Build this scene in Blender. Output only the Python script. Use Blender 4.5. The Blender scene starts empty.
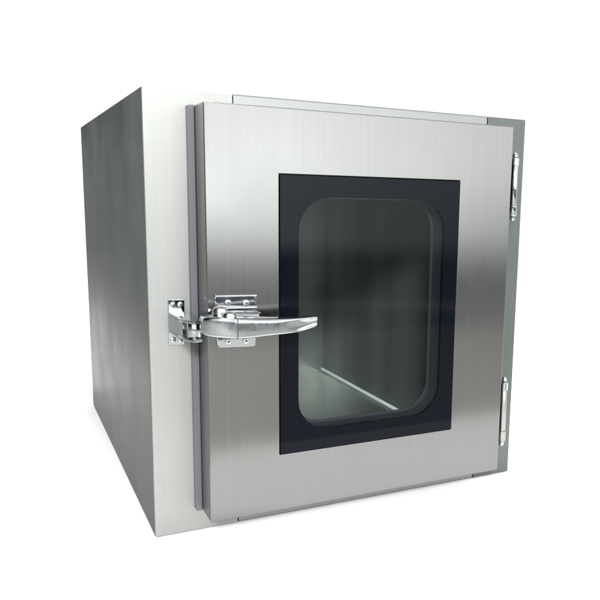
import bpy, bmesh, math, random
from mathutils import Vector, Matrix, Euler
random.seed(4)
S = bpy.context.scene
C = S.collection

# ------------------------------------------------------------------ materials
def nt(name):
    m = bpy.data.materials.new(name); m.use_nodes = True
    t = m.node_tree
    return m, t.nodes, t.links, t.nodes['Principled BSDF']

def steel(name, base, rough, aniso=0.0, streak=(260, 260, 3), var=.05, tint=(1, 1, 1), bump=.0, blotch=.10, tangent='Z', metal=1.0, cvar=.04, detail=4):
    m, N, L, b = nt(name)
    b.inputs['Metallic'].default_value = metal
    b.inputs['Base Color'].default_value = (base*tint[0], base*tint[1], base*tint[2], 1)
    b.inputs['Anisotropic'].default_value = aniso
    tc = N.new('ShaderNodeTexCoord')
    mp = N.new('ShaderNodeMapping'); mp.inputs['Scale'].default_value = streak
    L.new(tc.outputs['Object'], mp.inputs['Vector'])
    n = N.new('ShaderNodeTexNoise'); n.inputs['Scale'].default_value = 1; n.inputs['Detail'].default_value = detail
    n.inputs['Roughness'].default_value = .65
    L.new(mp.outputs['Vector'], n.inputs['Vector'])
    n2 = N.new('ShaderNodeTexNoise'); n2.inputs['Scale'].default_value = 9; n2.inputs['Detail'].default_value = 5
    L.new(tc.outputs['Object'], n2.inputs['Vector'])
    # roughness = rough + grain + cloudy handling marks
    r1 = N.new('ShaderNodeMapRange'); r1.inputs['From Min'].default_value = .3; r1.inputs['From Max'].default_value = .7
    r1.inputs['To Min'].default_value = rough-var; r1.inputs['To Max'].default_value = rough+var
    L.new(n.outputs['Fac'], r1.inputs['Value'])
    r2 = N.new('ShaderNodeMapRange'); r2.inputs['From Min'].default_value = .35; r2.inputs['From Max'].default_value = .65
    r2.inputs['To Min'].default_value = 1-blotch; r2.inputs['To Max'].default_value = 1+blotch
    L.new(n2.outputs['Fac'], r2.inputs['Value'])
    mu = N.new('ShaderNodeMath'); mu.operation = 'MULTIPLY'
    L.new(r1.outputs[0], mu.inputs[0]); L.new(r2.outputs[0], mu.inputs[1]); L.new(mu.outputs[0], b.inputs['Roughness'])
    # colour grain
    cm = N.new('ShaderNodeMapRange'); cm.inputs['From Min'].default_value = .3; cm.inputs['From Max'].default_value = .7
    cm.inputs['To Min'].default_value = 1-cvar; cm.inputs['To Max'].default_value = 1+cvar
    L.new(n.outputs['Fac'], cm.inputs['Value'])
    mx = N.new('ShaderNodeVectorMath'); mx.operation = 'SCALE'
    mx.inputs[0].default_value = (base*tint[0], base*tint[1], base*tint[2])
    L.new(cm.outputs[0], mx.inputs['Scale']); L.new(mx.outputs[0], b.inputs['Base Color'])
    if bump:
        bp = N.new('ShaderNodeBump'); bp.inputs['Strength'].default_value = bump; bp.inputs['Distance'].default_value = .0005
        L.new(n.outputs['Fac'], bp.inputs['Height']); L.new(bp.outputs[0], b.inputs['Normal'])
    if aniso:
        tg = N.new('ShaderNodeTangent'); tg.direction_type = 'RADIAL'; tg.axis = tangent
        L.new(tg.outputs[0], b.inputs['Tangent'])
    return m

M = {}
M['door']   = steel('brushed_door_steel', .182, .205, .75, (420, 420, 2.5), .012, (1.0, .99, .982), .07, .10)
M['stile']  = steel('satin_frame_steel', .245, .48, .5, (420, 420, 4), .03, (.985, 1.01, .985), .04, metal=.5)
M['rail']   = steel('rail_steel', .235, .34, 0, (4, 420, 420), .03, (.97, 1.0, .99), .04, metal=.8)
M['dark_refl']   = steel('dark_reflection_steel', .096, .34, .0, (300, 300, 4), .02, (.91, 1.03, .98), .04, metal=.6)  # dark reflection of the hinge side stile put into the base colour
M['side']   = steel('side_panel_steel', .22, .21, 0, (300, 300, 4), .01, (.92, 1, .97), .0, .14, metal=.8, cvar=.03)
M['chamber']= steel('chamber_steel', .27, .25, 0, (13, 13, .2), .02, (.95, 1.0, .90), .0, .03, metal=.7, cvar=.22, detail=1)
M['chrome'] = steel('polished_chrome', .44, .05, 0, (60, 60, 60), .015, (.94, 1, 1.05), .02, .2)
M['cast']   = steel('cast_chrome', .35, .12, 0, (150, 150, 150), .04, (.95, 1, 1.03), .15, .3)
M['satin']  = steel('satin_hinge_steel', .30, .34, 0, (300, 300, 8), .05, (1, 1, .97), .1)
M['screw']  = steel('screw_steel', .45, .22, 0, (100, 100, 100), .05)

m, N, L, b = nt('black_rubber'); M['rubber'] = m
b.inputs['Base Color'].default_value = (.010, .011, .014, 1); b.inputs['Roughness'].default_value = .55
m, N, L, b = nt('grey_rubber'); M['grey_rubber'] = m
b.inputs['Base Color'].default_value = (.018, .020, .024, 1); b.inputs['Roughness'].default_value = .45
m, N, L, b = nt('gasket_reflection_grey'); M['gasket_refl'] = m
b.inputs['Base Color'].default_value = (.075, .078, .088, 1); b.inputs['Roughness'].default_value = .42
m, N, L, b = nt('black_printed_glass'); M['print'] = m
b.inputs['Base Color'].default_value = (.0022, .003, .005, 1); b.inputs['Roughness'].default_value = .04
b.inputs['IOR'].default_value = 1.17
m, N, L, b = nt('seam_shadow_gap'); M['dark'] = m
b.inputs['Base Color'].default_value = (.03, .03, .03, 1); b.inputs['Roughness'].default_value = .8
m, N, L, b = nt('white_seam_glint'); M['seam_glint'] = m
b.inputs['Base Color'].default_value = (.80, .86, .78, 1); b.inputs['Roughness'].default_value = .4
# window glass: tinted see-through pane with a weak mirror reflection
m = bpy.data.materials.new('tinted_window_glass'); m.use_nodes = True; M['glass'] = m
N = m.node_tree.nodes; L = m.node_tree.links; N.clear()
o = N.new('ShaderNodeOutputMaterial'); mix = N.new('ShaderNodeMixShader'); tr = N.new('ShaderNodeBsdfTransparent')
gl = N.new('ShaderNodeBsdfGlossy'); fr = N.new('ShaderNodeFresnel')
tr.inputs['Color'].default_value = (.83, .88, .92, 1); gl.inputs['Roughness'].default_value = .05
gl.inputs['Color'].default_value = (.9, .95, 1, 1); fr.inputs['IOR'].default_value = 1.20
L.new(fr.outputs[0], mix.inputs[0]); L.new(tr.outputs[0], mix.inputs[1]); L.new(gl.outputs[0], mix.inputs[2])
L.new(mix.outputs[0], o.inputs[0])
# studio floor
m, N, L, b = nt('white_studio_floor'); M['floor'] = m
b.inputs['Base Color'].default_value = (.88, .88, .88, 1); b.inputs['Roughness'].default_value = .9
b.inputs['Specular IOR Level'].default_value = .1

m, N, L, b = nt('grey_table'); M['table'] = m
b.inputs['Base Color'].default_value = (.34, .345, .32, 1); b.inputs['Roughness'].default_value = .7
def spec_tint(m, v):
    m.node_tree.nodes['Principled BSDF'].inputs['Specular Tint'].default_value = (v, v, v, 1)
spec_tint(M['side'], .20)
M['side'].node_tree.nodes['Principled BSDF'].inputs['Specular IOR Level'].default_value = .15
M['rubber'].node_tree.nodes['Principled BSDF'].inputs['Specular IOR Level'].default_value = .30

# ------------------------------------------------------------------ mesh helpers
def obj(name, bm, mat, parent=None, bevel=0, seg=2, smooth=None):
    bmesh.ops.remove_doubles(bm, verts=bm.verts, dist=1e-6)
    if bevel:
        es = [e for e in bm.edges if len(e.link_faces) == 2 and e.calc_face_angle(0) > .6]
        bmesh.ops.bevel(bm, geom=es, offset=bevel, segments=seg, profile=.5, affect='EDGES', clamp_overlap=True)
    bmesh.ops.recalc_face_normals(bm, faces=bm.faces)
    me = bpy.data.meshes.new(name)
    if smooth is None: smooth = bool(bevel)
    bm.to_mesh(me); bm.free()
    if smooth:
        for p in me.polygons: p.use_smooth = True
        me.set_sharp_from_angle(angle=math.radians(32))
    me.materials.append(mat)
    ob = bpy.data.objects.new(name, me); C.objects.link(ob)
    if bevel:
        wn = ob.modifiers.new('wn', 'WEIGHTED_NORMAL'); wn.weight = 100; wn.keep_sharp = True
    if parent: ob.parent = parent
    return ob

def box(bm, x0, x1, y0, y1, z0, z1):
    v = [bm.verts.new(p) for p in ((x0,y0,z0),(x1,y0,z0),(x1,y1,z0),(x0,y1,z0),(x0,y0,z1),(x1,y0,z1),(x1,y1,z1),(x0,y1,z1))]
    for f in ((0,3,2,1),(4,5,6,7),(0,1,5,4),(1,2,6,5),(2,3,7,6),(3,0,4,7)): bm.faces.new([v[i] for i in f])
    return v

def loft(bm, rings, cap=True):
    R_ = [[bm.verts.new(p) for p in r] for r in rings]
    n = len(R_[0])
    for a, b_ in zip(R_, R_[1:]):
        for i in range(n): bm.faces.new((a[i], a[(i+1) % n], b_[(i+1) % n], b_[i]))
    if cap: bm.faces.new(R_[0][::-1]); bm.faces.new(R_[-1])
    return R_

def cyl(bm, p0, p1, r0, r1=None, n=24):
    r1 = r0 if r1 is None else r1
    lathe(bm, p0, p1, [(0, r0), (1, r1)], n)

def lathe(bm, p0, p1, prof, n=28):
    p0, p1 = Vector(p0), Vector(p1); ax = (p1-p0); a = ax.normalized()
    u = a.orthogonal().normalized(); w = a.cross(u)
    loft(bm, [[p0+ax*t+(u*math.cos(k*2*math.pi/n)+w*math.sin(k*2*math.pi/n))*max(r, 1e-4) for k in range(n)] for t, r in prof])

def rrect(x0, x1, z0, z1, r, n=10):
    pts = []
    for cx, cz, a0 in ((x1-r, z1-r, 0), (x0+r, z1-r, 90), (x0+r, z0+r, 180), (x1-r, z0+r, 270)):
        for k in range(n+1):
            a = math.radians(a0+90*k/n); pts.append((cx+r*math.cos(a), cz+r*math.sin(a)))
    return pts

def plate(bm, outer, holes, y0, y1):
    """flat plate in the XZ plane between y0 and y1, with holes"""
    b2 = bmesh.new(); es = []
    for lp in [outer]+holes:
        vs = [b2.verts.new((x, y0, z)) for x, z in lp]
        for i in range(len(vs)): es.append(b2.edges.new((vs[i], vs[(i+1) % len(vs)])))
    r = bmesh.ops.triangle_fill(b2, use_beauty=True, use_dissolve=False, edges=es)
    r2 = bmesh.ops.extrude_face_region(b2, geom=list(b2.faces))
    for g in r2['geom']:
        if isinstance(g, bmesh.types.BMVert): g.co.y = y1
    me = bpy.data.meshes.new('tmp'); b2.to_mesh(me); b2.free(); bm.from_mesh(me); bpy.data.meshes.remove(me)

def sup(cx, cy, cz, ax_, w, h, p=3.0, n=24):
    """superellipse ring in the plane x = cx (w along y, h along z)"""
    out = []
    for k in range(n):
        a = 2*math.pi*k/n; c, s = math.cos(a), math.sin(a)
        out.append((cx, cy+math.copysign(abs(c)**(2/p), c)*w/2, cz+math.copysign(abs(s)**(2/p), s)*h/2))
    return out

# ------------------------------------------------------------------ the cabinet
W, H, D = .60, .60, .72
root = bpy.data.objects.new('pass_through_cabinet', None); C.objects.link(root)
root.location = (0, 0, 0)
root['label'] = 'brushed stainless steel pass box cabinet with black framed window and chrome lever latch, door closed'
root['category'] = 'cabinet'

# outer sheet metal sleeve (a folded sleeve with a closed back)
bm = bmesh.new()
x0, x1, y0, y1, z0, z1 = -W/2, W/2, 0.0, D, 0.0, H
t = .0015
v = box(bm, x0, x1, y0+.0012, y1, z0, z1)
ob = obj('cabinet_shell', bm, M['side'], root, bevel=.0018, seg=3)
me = ob.data
# open the front of the sleeve
b2 = bmesh.new(); b2.from_mesh(me)
kill = [f for f in b2.faces if f.normal.y < -.99]
bmesh.ops.delete(b2, geom=kill, context='FACES'); b2.to_mesh(me); b2.free()
shell = ob

# front frame: two full height stiles, a rail top and bottom between them
bm = bmesh.new(); box(bm, -.2995, -.1842, -.0006, .020, .0006, .5996)
stile = obj('front_stile', bm, M['stile'], root, bevel=.0012, seg=3)
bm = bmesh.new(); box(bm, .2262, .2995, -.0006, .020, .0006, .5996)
o2 = obj('front_stile', bm, M['dark_refl'], root, bevel=.0012, seg=3); o2['label'] = 'grey hinge side stile, dark reflection put into its colour'
for za, zb in ((.5480, .5985), (.0015, .0500)):
    bm = bmesh.new(); box(bm, -.1828, .2248, .0006, .020, za, zb)
    obj('front_rail', bm, M['rail'], root, bevel=.0008)
# dark backing behind the seams
bm = bmesh.new()
bm.free()
for xa in (-.1835, .2255):
    for za, zb in ((.548, .598), (.002, .050)):
        bm = bmesh.new(); box(bm, xa-.003, xa+.003, .0205, .0215, za, zb)
        obj('seam_backing', bm, M['dark'], root)

# inner chamber, open to the front
cx0, cx1, cz0, cz1, cyb = -.215, .217, .0502, .5478, .640
bm = bmesh.new()
V = {}
R = .012
prof = rrect(cx0, cx1, cz0, cz1, R, 5)
ringA = [bm.verts.new((x, .0225, z)) for x, z in prof]; ringB = [bm.verts.new((x, cyb, z)) for x, z in prof]
n = len(prof)
for i in range(n): bm.faces.new((ringA[i], ringA[(i+1) % n], ringB[(i+1) % n], ringB[i]))
bm.faces.new(ringB)
chamber = obj('inner_chamber', bm, M['chamber'], root, smooth=True)
# pale bead along the floor corner, painting in the light the seam catches
bm = bmesh.new(); cyl(bm, (cx1-.0035, .03, cz0+.0035), (cx1-.0035, cyb-.002, cz0+.0035), .0038, n=12)
obj('corner_glint', bm, M['seam_glint'], chamber, smooth=True)

# ------------------------------------------------------------------ door
DX0, DX1, DZ0, DZ1, DY = -.2380, .2324, .0344, .5808, -.060
WX0, WX1, WZ0, WZ1 = -.1404, .1380, .1166, .4961          # printed border outside
hx0, hx1, hz0, hz1, hr = -.1143, .1130, .1458, .4685, .046 # see-through opening
bm = bmesh.new()
plate(bm, [(DX0, DZ0), (DX1, DZ0), (DX1, DZ1), (DX0, DZ1)], [[(WX0-.0006, WZ0-.0006), (WX1+.0006, WZ0-.0006), (WX1+.0006, WZ1+.0006), (WX0-.0006, WZ1+.0006)]], DY, -.018)
door = obj('door', bm, M['door'], root)
mod = door.modifiers.new('b', 'BEVEL'); mod.width = .0016; mod.segments = 3; mod.limit_method = 'ANGLE'; mod.angle_limit = 1.0
mod.harden_normals = True
for p in door.data.polygons: p.use_smooth = True
# rubber rings behind the door; the grey one widened to draw the door's reflection
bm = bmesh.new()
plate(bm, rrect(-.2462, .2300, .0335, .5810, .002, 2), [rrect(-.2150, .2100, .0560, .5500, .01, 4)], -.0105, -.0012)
obj('gasket_reflection', bm, M['gasket_refl'], door, bevel=.004, seg=5)
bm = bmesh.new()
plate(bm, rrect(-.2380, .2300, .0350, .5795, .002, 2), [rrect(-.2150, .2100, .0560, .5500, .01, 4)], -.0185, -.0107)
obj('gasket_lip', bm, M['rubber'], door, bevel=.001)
# printed glass border, 0.6 mm proud of the sheet
bm = bmesh.new()
plate(bm, [(WX0, WZ0), (WX1, WZ0), (WX1, WZ1), (WX0, WZ1)], [rrect(hx0, hx1, hz0, hz1, hr, 12)], DY-.0010, DY+.004)
obj('window_border', bm, M['print'], door)
# window tunnel
ip = rrect(hx0-.002, hx1+.002, hz0-.002, hz1+.002, hr, 12); op = rrect(hx0-.020, hx1+.020, hz0-.020, hz1+.020, hr, 12)
bm = bmesh.new(); plate(bm, op, [ip], DY+.0045, -.020)
obj('window_liner', bm, M['grey_rubber'], door)
bm = bmesh.new(); plate(bm, rrect(hx0, hx1, hz0, hz1, hr, 12), [], -.026, -.0255)
# single surface panes
def pane(y, grow=0):
    bm = bmesh.new(); pts = rrect(hx0-grow, hx1+grow, hz0-grow, hz1+grow, hr, 12)
    bm.faces.new([bm.verts.new((x, y, z)) for x, z in pts]); return bm
bm.free()
obj('window_pane', pane(DY-.0004), M['glass'], door)
# rear rim of the double glazing: thin spacer showing at right and bottom
bm = bmesh.new(); plate(bm, rrect(hx0-.0018, hx1+.0018, hz0-.0018, hz1+.0018, hr, 12), [rrect(hx0+.002, hx1-.002, hz0+.002, hz1-.002, hr-.002, 12)], -.0270, -.0255)
obj('glazing_spacer', bm, M['grey_rubber'], door)

# ------------------------------------------------------------------ hinges
def hinge(zc, half, mat, tip):
    hx, hy = .2450, -.050
    bm = bmesh.new()
    # welded leaf on the stile, reaching forward to the barrel
    box(bm, .2395, .2440, -.046, -.0008, zc-half*.80, zc+half*.80)
    h = obj('hinge', bm, M['dark_refl'], root, bevel=.0006)
    bm = bmesh.new(); r = .0060
    lathe(bm, (hx, hy, zc-half*.55), (hx, hy, zc+half*.62), [(0, r*.82), (.01, r*.88), (.99, r*.88), (1, r*.82)])
    obj('barrel', bm, mat, h, smooth=True)
    for s in (-1, 1):
        bm = bmesh.new(); a = zc+s*half*(.62 if s > 0 else .55)
        b_ = zc+s*half*.86
        lathe(bm, (hx, hy, a), (hx, hy, b_), [(0, r*.9), (.05, r*1.05), (.85, r*1.05), (1, r*.8)])
        obj('knuckle', bm, mat if s < 0 else tip, h, smooth=True)
        bm = bmesh.new()
        lathe(bm, (hx, hy, b_), (hx, hy, zc+s*half*1.01), [(0, r*.5), (.15, r*.7), (.5, r*.68), (.8, r*.5), (.93, r*.3), (1, r*.06)])
        obj('finial', bm, tip, h, smooth=True)
    return h
hinge(.4910, .0520, M['chrome'], M['chrome'])
h2 = hinge(.1290, .0585, M['satin'], M['chrome']); h2['label'] = 'lower hinge with a matt pale barrel'

# ------------------------------------------------------------------ latch
def screw(x, y, z, r, parent, cross=True):
    bm = bmesh.new()
    lathe(bm, (x, y, z), (x, y-.0024, z), [(0, r), (.25, r), (.7, r*.86), (1, r*.55)], 20)
    s = obj('screw', bm, M['screw'], parent, smooth=True)
    b2 = bmesh.new(); b2.from_mesh(s.data); n0 = len(b2.faces); slot(x, y-.0026, z, r, b2); b2.faces.ensure_lookup_table()
    for f in b2.faces[n0:]: f.material_index = 1
    b2.to_mesh(s.data); b2.free(); s.data.materials.append(M['dark'])
    return s
def slot(x, y, z, r, bm):
    a = random.random()*math.pi
    for k in (0, math.pi/2):
        d = Vector((math.cos(a+k), 0, math.sin(a+k)))*r*.55; w = Vector((-d.z, 0, d.x)).normalized()*r*.11
        c = Vector((x, y, z))
        vs = [bm.verts.new(c+q) for q in (d+w, -d+w, -d-w, d-w)]; vs2 = [bm.verts.new(v_.co+Vector((0, .0008, 0))) for v_ in vs]
        bm.faces.new(vs); bm.faces.new(vs2[::-1])
        for i in range(4): bm.faces.new((vs[i], vs[(i+1) % 4], vs2[(i+1) % 4], vs2[i]))

yb = DY-.0004
# mounting plate with a raised bent ridge
bm = bmesh.new()
up = [(-.2285, .3235), (-.1735, .3220), (-.1745, .3365), (-.1775, .3405), (-.2265, .3415), (-.2290, .3380)]
plate(bm, up, [], yb-.0030, yb)
lo = [(-.2275, .2920), (-.1745, .2910), (-.1755, .2740), (-.1790, .2722), (-.2235, .2738), (-.2265, .2780)]
mp = obj('latch_plate', bm, M['chrome'], root, bevel=.0008)
bm = bmesh.new(); plate(bm, lo, [], yb-.0030, yb)
obj('lower_flange', bm, M['chrome'], mp, bevel=.0008)
bm = bmesh.new()   # folded lips along the upper flange
lip = lambda z, y, r: [(-.2290, y-r, z), (-.1725, y-r, z-.0012)]
for z, r in ((.3408, .0016), (.3252, .0022)):
    bm = bmesh.new(); cyl(bm, (-.2285, yb-.0022, z), (-.1740, yb-.0022, z-.0012), r, n=14)
    obj('plate_lip', bm, M['chrome'], mp, smooth=True)
bm = bmesh.new()   # raised centre housing the lever turns in
rings = []
for x, d, h_, zc in ((-.2345, .020, .024, .3085), (-.2320, .030, .030, .3085), (-.2050, .034, .0315, .3075), (-.1790, .030, .0290, .3070), (-.1715, .016, .0230, .3070)):
    rings.append(sup(x, yb-d/2, zc, 0, d, h_, 4.5))
loft(bm, rings)
obj('latch_housing', bm, M['cast'], mp, smooth=True)
for x, z in ((-.2118, .3318), (-.1882, .3308), (-.2122, .2815), (-.1888, .2808)):
    screw(x, yb-.0028, z, .0044, mp)

# lever: a cast handle, deep at the pivot and thinning into a scooped finger tip
bm = bmesh.new(); rings = []
prof = [  # x, yc, zc, depth, height, power
 (-.2545, -.092, .3100, .014, .0150, 5), (-.2532, -.094, .3100, .022, .0225, 6), (-.2440, -.098, .3095, .028, .0260, 7),
 (-.2250, -.104, .3080, .034, .0268, 7), (-.2040, -.106, .3068, .032, .0262, 7), (-.1880, -.107, .3064, .027, .0242, 6),
 (-.1700, -.108, .3060, .021, .0224, 5), (-.1500, -.109, .3060, .018, .0205, 5), (-.1350, -.110, .3066, .0165, .0190, 5),
 (-.1250, -.111, .3078, .0160, .0172, 5), (-.1180, -.1115, .3090, .0155, .0158, 5), (-.1120, -.112, .3100, .0145, .0142, 5),
 (-.1098, -.112, .3103, .012, .0125, 4), (-.1090, -.112, .3104, .008, .0090, 3)]
for p in prof: rings.append(sup(p[0], p[1], p[2], 0, p[3], p[4], p[5], 32))
R_ = loft(bm, rings)
# scoop in the front face of the tip
for ring, amt in zip(R_, [0]*7+[.0005, .0022, .0045, .0055, .0050, .0035, .001]):
    xs = ring[0].co.x
    cz = sum(v_.co.z for v_ in ring)/len(ring); cy = sum(v_.co.y for v_ in ring)/len(ring)
    hh = max(v_.co.z for v_ in ring)-cz
    for v_ in ring:
        if v_.co.y < cy:
            q = (v_.co.z-(cz-.001))/hh
            v_.co.y += amt*math.exp(-(q*1.25)**4)
lever = obj('lever_handle', bm, M['cast'], mp, smooth=True)
sd = lever.modifiers.new('s', 'SUBSURF'); sd.levels = sd.render_levels = 2
bm = bmesh.new()  # parting groove between hub and grip
loft(bm, [sup(-.2166, -.1048, .3074, 0, .0342, .0271, 7, 32), sup(-.2156, -.1048, .3074, 0, .0342, .0271, 7, 32)])
obj('lever_groove', bm, M['dark'], mp, smooth=True)
# pivot pin on the hub
bm = bmesh.new(); lathe(bm, (-.2230, -.108, .3190), (-.2230, -.108, .3275), [(0, .0085), (.5, .0085), (.8, .0070), (1, .0035)])
obj('pivot_pin', bm, M['screw'], mp, smooth=True)
bm = bmesh.new(); lathe(bm, (-.2280, -.085, .3190), (-.2280, -.085, .3310), [(0, .0095), (.6, .0095), (.85, .0080), (1, .0040)])
obj('pivot_pin', bm, M['screw'], mp, smooth=True)

# strike on the frame
bm = bmesh.new()
plate(bm, [(-.2757, .2700), (-.2545, .2694), (-.2540, .3302), (-.2748, .3312)], [], -.0040, -.0007)
st = obj('strike_plate', bm, M['chrome'], root, bevel=.0008)
bm = bmesh.new()
bm.free()
for za, zb in ((.2868, .2905), (.3100, .3140)):          # two cheeks reaching out to the roller
    bm = bmesh.new()
    vs = [(-.2750, -.003), (-.2560, -.003), (-.2480, -.050), (-.2500, -.082), (-.2600, -.086), (-.2680, -.074), (-.2735, -.040)]
    a = [bm.verts.new((x, y, za)) for x, y in vs]; c_ = [bm.verts.new((x, y, zb)) for x, y in vs]
    bm.faces.new(a[::-1]); bm.faces.new(c_)
    for i in range(len(vs)): bm.faces.new((a[i], a[(i+1) % len(vs)], c_[(i+1) % len(vs)], c_[i]))
    obj('strike_cheek', bm, M['cast'], st, bevel=.0008)
bm = bmesh.new()
vs = [(-.2752, -.004), (-.2705, -.004), (-.2660, -.040), (-.2690, -.060), (-.2730, -.040)]
a = [bm.verts.new((x, y, .2906)) for x, y in vs]; c_ = [bm.verts.new((x, y, .3099)) for x, y in vs]
bm.faces.new(a[::-1]); bm.faces.new(c_)
for i in range(5): bm.faces.new((a[i], a[(i+1) % 5], c_[(i+1) % 5], c_[i]))
obj('strike_web', bm, M['cast'], st, bevel=.0006)
bm = bmesh.new(); lathe(bm, (-.2570, -.070, .2895), (-.2570, -.070, .3110), [(0, .0075), (.12, .0088), (.88, .0088), (1, .0075)])
obj('roller', bm, M['chrome'], st, smooth=True)
for x, z in ((-.2690, .3238), (-.2595, .3235), (-.2700, .2770), (-.2602, .2766)):
    screw(x, -.0038, z, .0040, st)

# ------------------------------------------------------------------ floor
bm = bmesh.new()
vs = [(-.52, -.43), (2.2, -.43), (4.4, 5.0), (-.52, 5.0)]
bm.faces.new([bm.verts.new((x, y, -.0015)) for x, y in vs])
fl = obj('white_backing_sheet', bm, M['floor']); fl['kind'] = 'structure'
bm = bmesh.new()
bm.faces.new([bm.verts.new((x, y, -.006)) for x, y in [(-2.4, -2.15), (2.1, -1.25), (2.1, 1.8), (-2.4, 1.8)]])
fl = obj('table', bm, M['table']); fl['kind'] = 'structure'

# ------------------------------------------------------------------ surroundings, with unseen zones added to shape the steel's reflections
w = bpy.data.worlds.new('World'); S.world = w; w.use_nodes = True
N = w.node_tree.nodes; L = w.node_tree.links; N.clear()
out = N.new('ShaderNodeOutputWorld'); bg = N.new('ShaderNodeBackground'); L.new(bg.outputs[0], out.inputs[0])
tc = N.new('ShaderNodeTexCoord'); sx = N.new('ShaderNodeSeparateXYZ'); L.new(tc.outputs['Generated'], sx.inputs[0])
def math_(op, a, b=None):
    n = N.new('ShaderNodeMath'); n.operation = op
    for i, q in enumerate((a, b)):
        if q is None: continue
        if isinstance(q, (int, float)): n.inputs[i].default_value = q
        else: L.new(q, n.inputs[i])
    return n.outputs[0]
def ss(v, a, b):
    n = N.new('ShaderNodeMapRange'); n.interpolation_type = 'SMOOTHSTEP'
    n.inputs['From Min'].default_value = a; n.inputs['From Max'].default_value = b; L.new(v, n.inputs['Value']); return n.outputs[0]
def ramp(v, lo, hi, stops):
    n = N.new('ShaderNodeMapRange'); n.inputs['From Min'].default_value = lo; n.inputs['From Max'].default_value = hi; L.new(v, n.inputs['Value'])
    r = N.new('ShaderNodeValToRGB'); L.new(n.outputs[0], r.inputs[0]); e = r.color_ramp.elements
    while len(e) < len(stops): e.new(.5)
    for q, (p, c) in zip(e, stops):
        q.position = (p-lo)/(hi-lo); q.color = (*c, 1)
    return r.outputs[0]
def mixc(f, a, b):
    n = N.new('ShaderNodeMix'); n.data_type = 'RGBA'; L.new(f, n.inputs[0]); L.new(a, n.inputs[6]); L.new(b, n.inputs[7]); return n.outputs[2]
az = math_('ARCTAN2', sx.outputs[0], sx.outputs[1]); el = sx.outputs[2]
g = lambda v, r=1, b=1: (v*r, v, v*b)
# colours are divided by 4 here and multiplied back by the strength
back = ramp(el, -1, 1, [(-1, g(.27)), (1, g(.27))])
left = ramp(el, -.5, .5, [(-.5, g(.18, .95)), (-.20, g(.17, .95)), (-.10, g(.110, .95, 1)), (-.02, g(.085, .95, 1.02)), (.05, g(.055, .85, 1.1)), (.09, g(.008, .35, 1.3)), (.5, g(.010, .5, 1.2))])
side = ramp(el, -.5, .5, [(-.5, g(.3)), (-.14, g(.40)), (0, g(.65)), (.08, g(1.0, 1, .94)), (.5, g(.5))])
front = ramp(el, -.5, .9, [(-.5, g(.05)), (-.1500, g(.030, .95, 1.1)), (-.1465, g(.42)), (-.1405, g(.42)), (-.1370, g(.030, .95, 1.1)), (-.082, g(.035, .95, 1.1)), (-.058, g(1.3, .95, .97)), (.02, g(1.45, .95, .97)), (.2, g(1.0)), (.9, g(.3))])
# the bright wall behind the camera falls off towards the right
fr_ = ss(az, 2.35, 2.90)
dim = ramp(el, -.5, .9, [(-.5, g(.05)), (-.1500, g(.095, .95, 1.05)), (-.1465, g(.42)), (-.1405, g(.42)), (-.1370, g(.095, .95, 1.05)), (-.08, g(.10, .95, 1.05)), (-.03, g(.36, .97, .98)), (.05, g(.66, .97, .98)), (.2, g(.6)), (.9, g(.3))])
front = mixc(fr_, dim, front)
side = mixc(ss(az, -.75, -.50), left, side)
col = mixc(ss(az, -.245, -.20), side, left)
col = mixc(ss(az, -.020, 0), col, back)
col = mixc(ss(az, 1.7, 2.2), col, front)
col = mixc(math_('SUBTRACT', 1, ss(az, -2.6, -2.0)), col, front)
L.new(col, bg.inputs[0]); bg.inputs[1].default_value = 4

for loc, en, tgt in (((-1.3, -2.9, 1.7), 205, (0, 0, .2)), ((0, .1, 3.2), 125, (0, .1, 0))):  # unseen lamps added to whiten the sheet and light the chamber corner
    la = bpy.data.lights.new('added_fill_lamp', 'AREA'); la.shape = 'DISK'; la.size = .6; la.energy = en; la.color = (1, .99, .97)
    lo_ = bpy.data.objects.new('added_fill_lamp', la); C.objects.link(lo_)
    lo_.location = loc; lo_.rotation_euler = (Vector(tgt)-lo_.location).to_track_quat('-Z', 'Y').to_euler()

# ------------------------------------------------------------------ camera
cam = bpy.data.cameras.new('camera'); co = bpy.data.objects.new('camera', cam); C.objects.link(co)
co.location = (-.471060, -.994023, .470103); co.rotation_mode = 'XYZ'; co.rotation_euler = (1.403740, -.023535, -.492582)
cam.sensor_width = 36; cam.lens = 739.842*36/600
cam.shift_x = (300-395.0376)/600; cam.shift_y = -(300-322.4961)/600
cam.clip_start = .01; cam.clip_end = 100
S.camera = co
S.view_settings.view_transform = 'Standard'; S.view_settings.look = 'None'; S.view_settings.exposure = 0; S.view_settings.gamma = 1
S.cycles.max_bounces = 10; S.cycles.transparent_max_bounces = 12; S.cycles.glossy_bounces = 6
